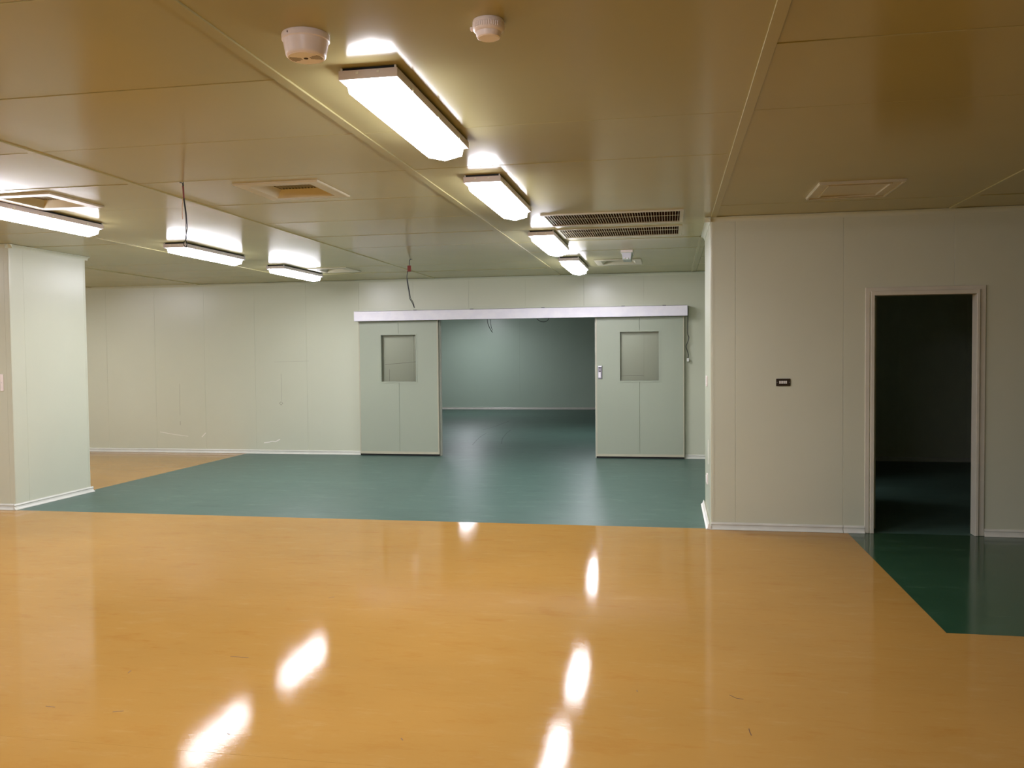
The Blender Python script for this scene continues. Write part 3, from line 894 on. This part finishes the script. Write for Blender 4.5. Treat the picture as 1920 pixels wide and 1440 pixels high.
# ------------------------------------------------------------------ switches
sx0, sx1, sz0, sz1 = 0.917, 1.037, 1.277, 1.342
e_ = tag(empty('light_switch', ((sx0 + sx1) / 2, Y1, (sz0 + sz1) / 2)), 'dark brown switch plate with four white rockers on the right column', 'switch')
MB().box(sx0, sx1, Y1 - 0.009, Y1, sz0, sz1).build('plate', M['brown'], e_, bevel=0.003)
for k in range(4):
    a = sx0 + 0.026 + k * 0.0172
    MB().box(a, a + 0.0125, Y1 - 0.014, Y1 - 0.008, sz0 + 0.021, sz1 - 0.019).build('rocker', M['white'], e_, bevel=0.0012)
for a in (sx0 + 0.009, sx1 - 0.009):
    MB().box(a - 0.003, a + 0.003, Y1 - 0.0105, Y1 - 0.008, (sz0 + sz1) / 2 - 0.003, (sz0 + sz1) / 2 + 0.003).build('screw', M['steel'], e_)

e_ = tag(empty('wall_switch', (XR, 8.52, 1.30)), 'ivory switch at mid height on the side face of the right column', 'switch')
MB().box(XR - 0.012, XR, 8.47, 8.59, 1.25, 1.35).build('plate', M['plastic'], e_, bevel=0.003)
MB().box(XR - 0.017, XR - 0.011, 8.50, 8.56, 1.27, 1.33).build('rocker', M['white'], e_, bevel=0.002)
e_ = tag(empty('wall_socket', (XR, 8.45, 0.36)), 'pale socket low on the side face of the right column', 'socket')
MB().box(XR - 0.012, XR, 8.40, 8.50, 0.31, 0.41).build('plate', M['plastic'], e_, bevel=0.003)
MB().box(XR - 0.018, XR - 0.011, 8.425, 8.475, 0.325, 0.395).build('socket_face', M['white'], e_, bevel=0.003)
e_ = tag(empty('cover_strip', (-6.86, Y1 + 0.03, 1.35)), 'small pale vertical cover strip on the front of the left column', 'plate')
MB().box(-6.875, -6.840, Y1 + 0.022, Y1 + 0.030, 1.245, 1.42).build('plate', M['plastic'], e_, bevel=0.002)
MB().box(-6.860, -6.855, Y1 + 0.020, Y1 + 0.023, 1.33, 1.335).build('screw', M['steel'], e_)

# ------------------------------------------------------------------ hanging cables
def spline(pts, n=6):
    P = [Vector(p) for p in pts]
    P = [P[0] * 2 - P[1]] + P + [P[-1] * 2 - P[-2]]
    out = []
    for i in range(1, len(P) - 2):
        for k in range(n):
            t = k / n
            a, b, c, d = P[i - 1], P[i], P[i + 1], P[i + 2]
            out.append(0.5 * ((2 * b) + (-a + c) * t + (2 * a - 5 * b + 4 * c - d) * t * t + (-a + 3 * b - 3 * c + d) * t ** 3))
    out.append(P[-2])
    return out

yc = 5.36
e_ = tag(empty('hanging_cable', (-3.242, yc, H)), 'twisted black cable dangling from the ceiling over a left row light', 'cable', 'loose cables')
MB().tube(spline([(-3.262, yc, H - 0.004), (-3.243, yc, H - 0.010), (-3.240, yc, H - 0.05), (-3.236, yc, H - 0.12), (-3.226, yc, H - 0.20), (-3.222, yc, H - 0.27), (-3.223, yc, H - 0.30),
                  (-3.230, yc + .01, H - 0.34), (-3.224, yc, H - 0.385), (-3.238, yc - .01, H - 0.415), (-3.230, yc, H - 0.445)]), 0.0026).build('wire', M['cable'], e_, smooth=True)
MB().tube(spline([(-3.240, yc + .005, H - 0.002), (-3.236, yc + .004, H - 0.05), (-3.233, yc + .005, H - 0.12), (-3.223, yc + .005, H - 0.20), (-3.218, yc + .004, H - 0.27), (-3.214, yc, H - 0.31),
                  (-3.216, yc - .01, H - 0.35), (-3.228, yc, H - 0.385), (-3.224, yc + .01, H - 0.415), (-3.226, yc, H - 0.445), (-3.215, yc, H - 0.475), (-3.205, yc, H - 0.50)]), 0.0026).build('wire', M['cable'], e_, smooth=True)
MB().tube(spline([(-3.237, yc - .004, H - 0.03), (-3.234, yc - .005, H - 0.06), (-3.233, yc - .004, H - 0.11)]), 0.0052).build('tape_wrap', M['red'], e_, smooth=True)
MB().tube(spline([(-3.240, yc, H - 0.11), (-3.247, yc, H - 0.16), (-3.248, yc, H - 0.21), (-3.246, yc, H - 0.25)]), 0.0022).build('wire', M['cable2'], e_, smooth=True)
MB().tube(spline([(-3.226, yc, H - 0.44), (-3.214, yc, H - 0.475), (-3.203, yc, H - 0.508)]), 0.0016).build('wire', M['white'], e_, smooth=True)

yc = 10.23
e_ = tag(empty('hanging_cable', (-3.15, yc, H)), 'black cable with a red brown connector dangling above the left sliding door', 'cable', 'loose cables')
MB().tube(spline([(-3.138, yc, H - 0.002), (-3.152, yc, H - 0.03), (-3.156, yc, H - 0.08), (-3.172, yc, H - 0.13), (-3.186, yc, H - 0.20), (-3.188, yc, H - 0.26), (-3.178, yc, H - 0.33), (-3.166, yc, H - 0.40), (-3.158, yc, H - 0.47), (-3.150, yc, H - 0.50), (-3.125, yc, H - 0.54), (-3.100, yc, H - 0.60)]), 0.0048).build('wire', M['cable'], e_, smooth=True)
MB().tube(spline([(-3.186, yc + .01, H - 0.24), (-3.174, yc + .01, H - 0.33), (-3.160, yc + .01, H - 0.40), (-3.150, yc + .01, H - 0.47), (-3.136, yc, H - 0.50), (-3.112, yc, H - 0.54), (-3.095, yc, H - 0.61)]), 0.004).build('wire', M['cable'], e_, smooth=True)
MB().tube([(-3.138, yc, H - 0.006), (-3.118, yc, H - 0.008)], 0.004).build('wire', M['cable'], e_)
MB().box(-3.178, -3.134, yc - 0.012, yc + 0.012, H - 0.158, H - 0.085).build('connector', M['red'], e_, bevel=0.003)

e_ = tag(empty('power_cord', (0.262, Y2 - 0.10, 2.2)), 'black cord with a white plug hanging from the right end of the track cover', 'cord', 'loose cables')
yc = Y2 - 0.05
MB().tube(spline([(0.264, yc - 0.06, 2.262), (0.270, yc - .04, 2.20), (0.266, yc, 2.10), (0.262, yc, 1.95), (0.263, yc, 1.85), (0.280, yc, 1.80), (0.266, yc, 1.74), (0.240, yc, 1.67), (0.256, yc, 1.60), (0.272, yc, 1.54), (0.266, yc, 1.495)]), 0.0055).build('wire', M['cable'], e_, smooth=True)
MB().box(0.248, 0.280, yc - 0.014, yc + 0.014, 1.445, 1.495).build('plug', M['white'], e_, bevel=0.004)

yc = 17.0
e_ = tag(empty('hanging_cable', (-3.60, yc, H)), 'pair of thin wires dangling in the room beyond, seen under the track cover', 'cable', 'loose cables')
MB().tube(spline([(-3.56, yc, H), (-3.60, yc, 2.5), (-3.62, yc, 2.30), (-3.60, yc, 2.17), (-3.545, yc, 2.06), (-3.515, yc, 2.02)]), 0.006).build('wire', M['cable'], e_, smooth=True)
MB().tube(spline([(-3.54, yc, H), (-3.54, yc, 2.5), (-3.56, yc, 2.30), (-3.545, yc, 2.15), (-3.52, yc, 2.06)]), 0.005).build('wire', M['cable'], e_, smooth=True)
e_ = tag(empty('hanging_cable', (-2.48, yc, H)), 'looped wire just below the track cover in the room beyond', 'cable', 'loose cables')
MB().tube(spline([(-2.66, yc, H), (-2.68, yc, 2.45), (-2.62, yc, 2.30), (-2.54, yc, 2.23), (-2.44, yc, 2.22), (-2.37, yc, 2.28), (-2.34, yc, 2.45), (-2.36, yc, H)]), 0.006).build('wire', M['cable'], e_, smooth=True)
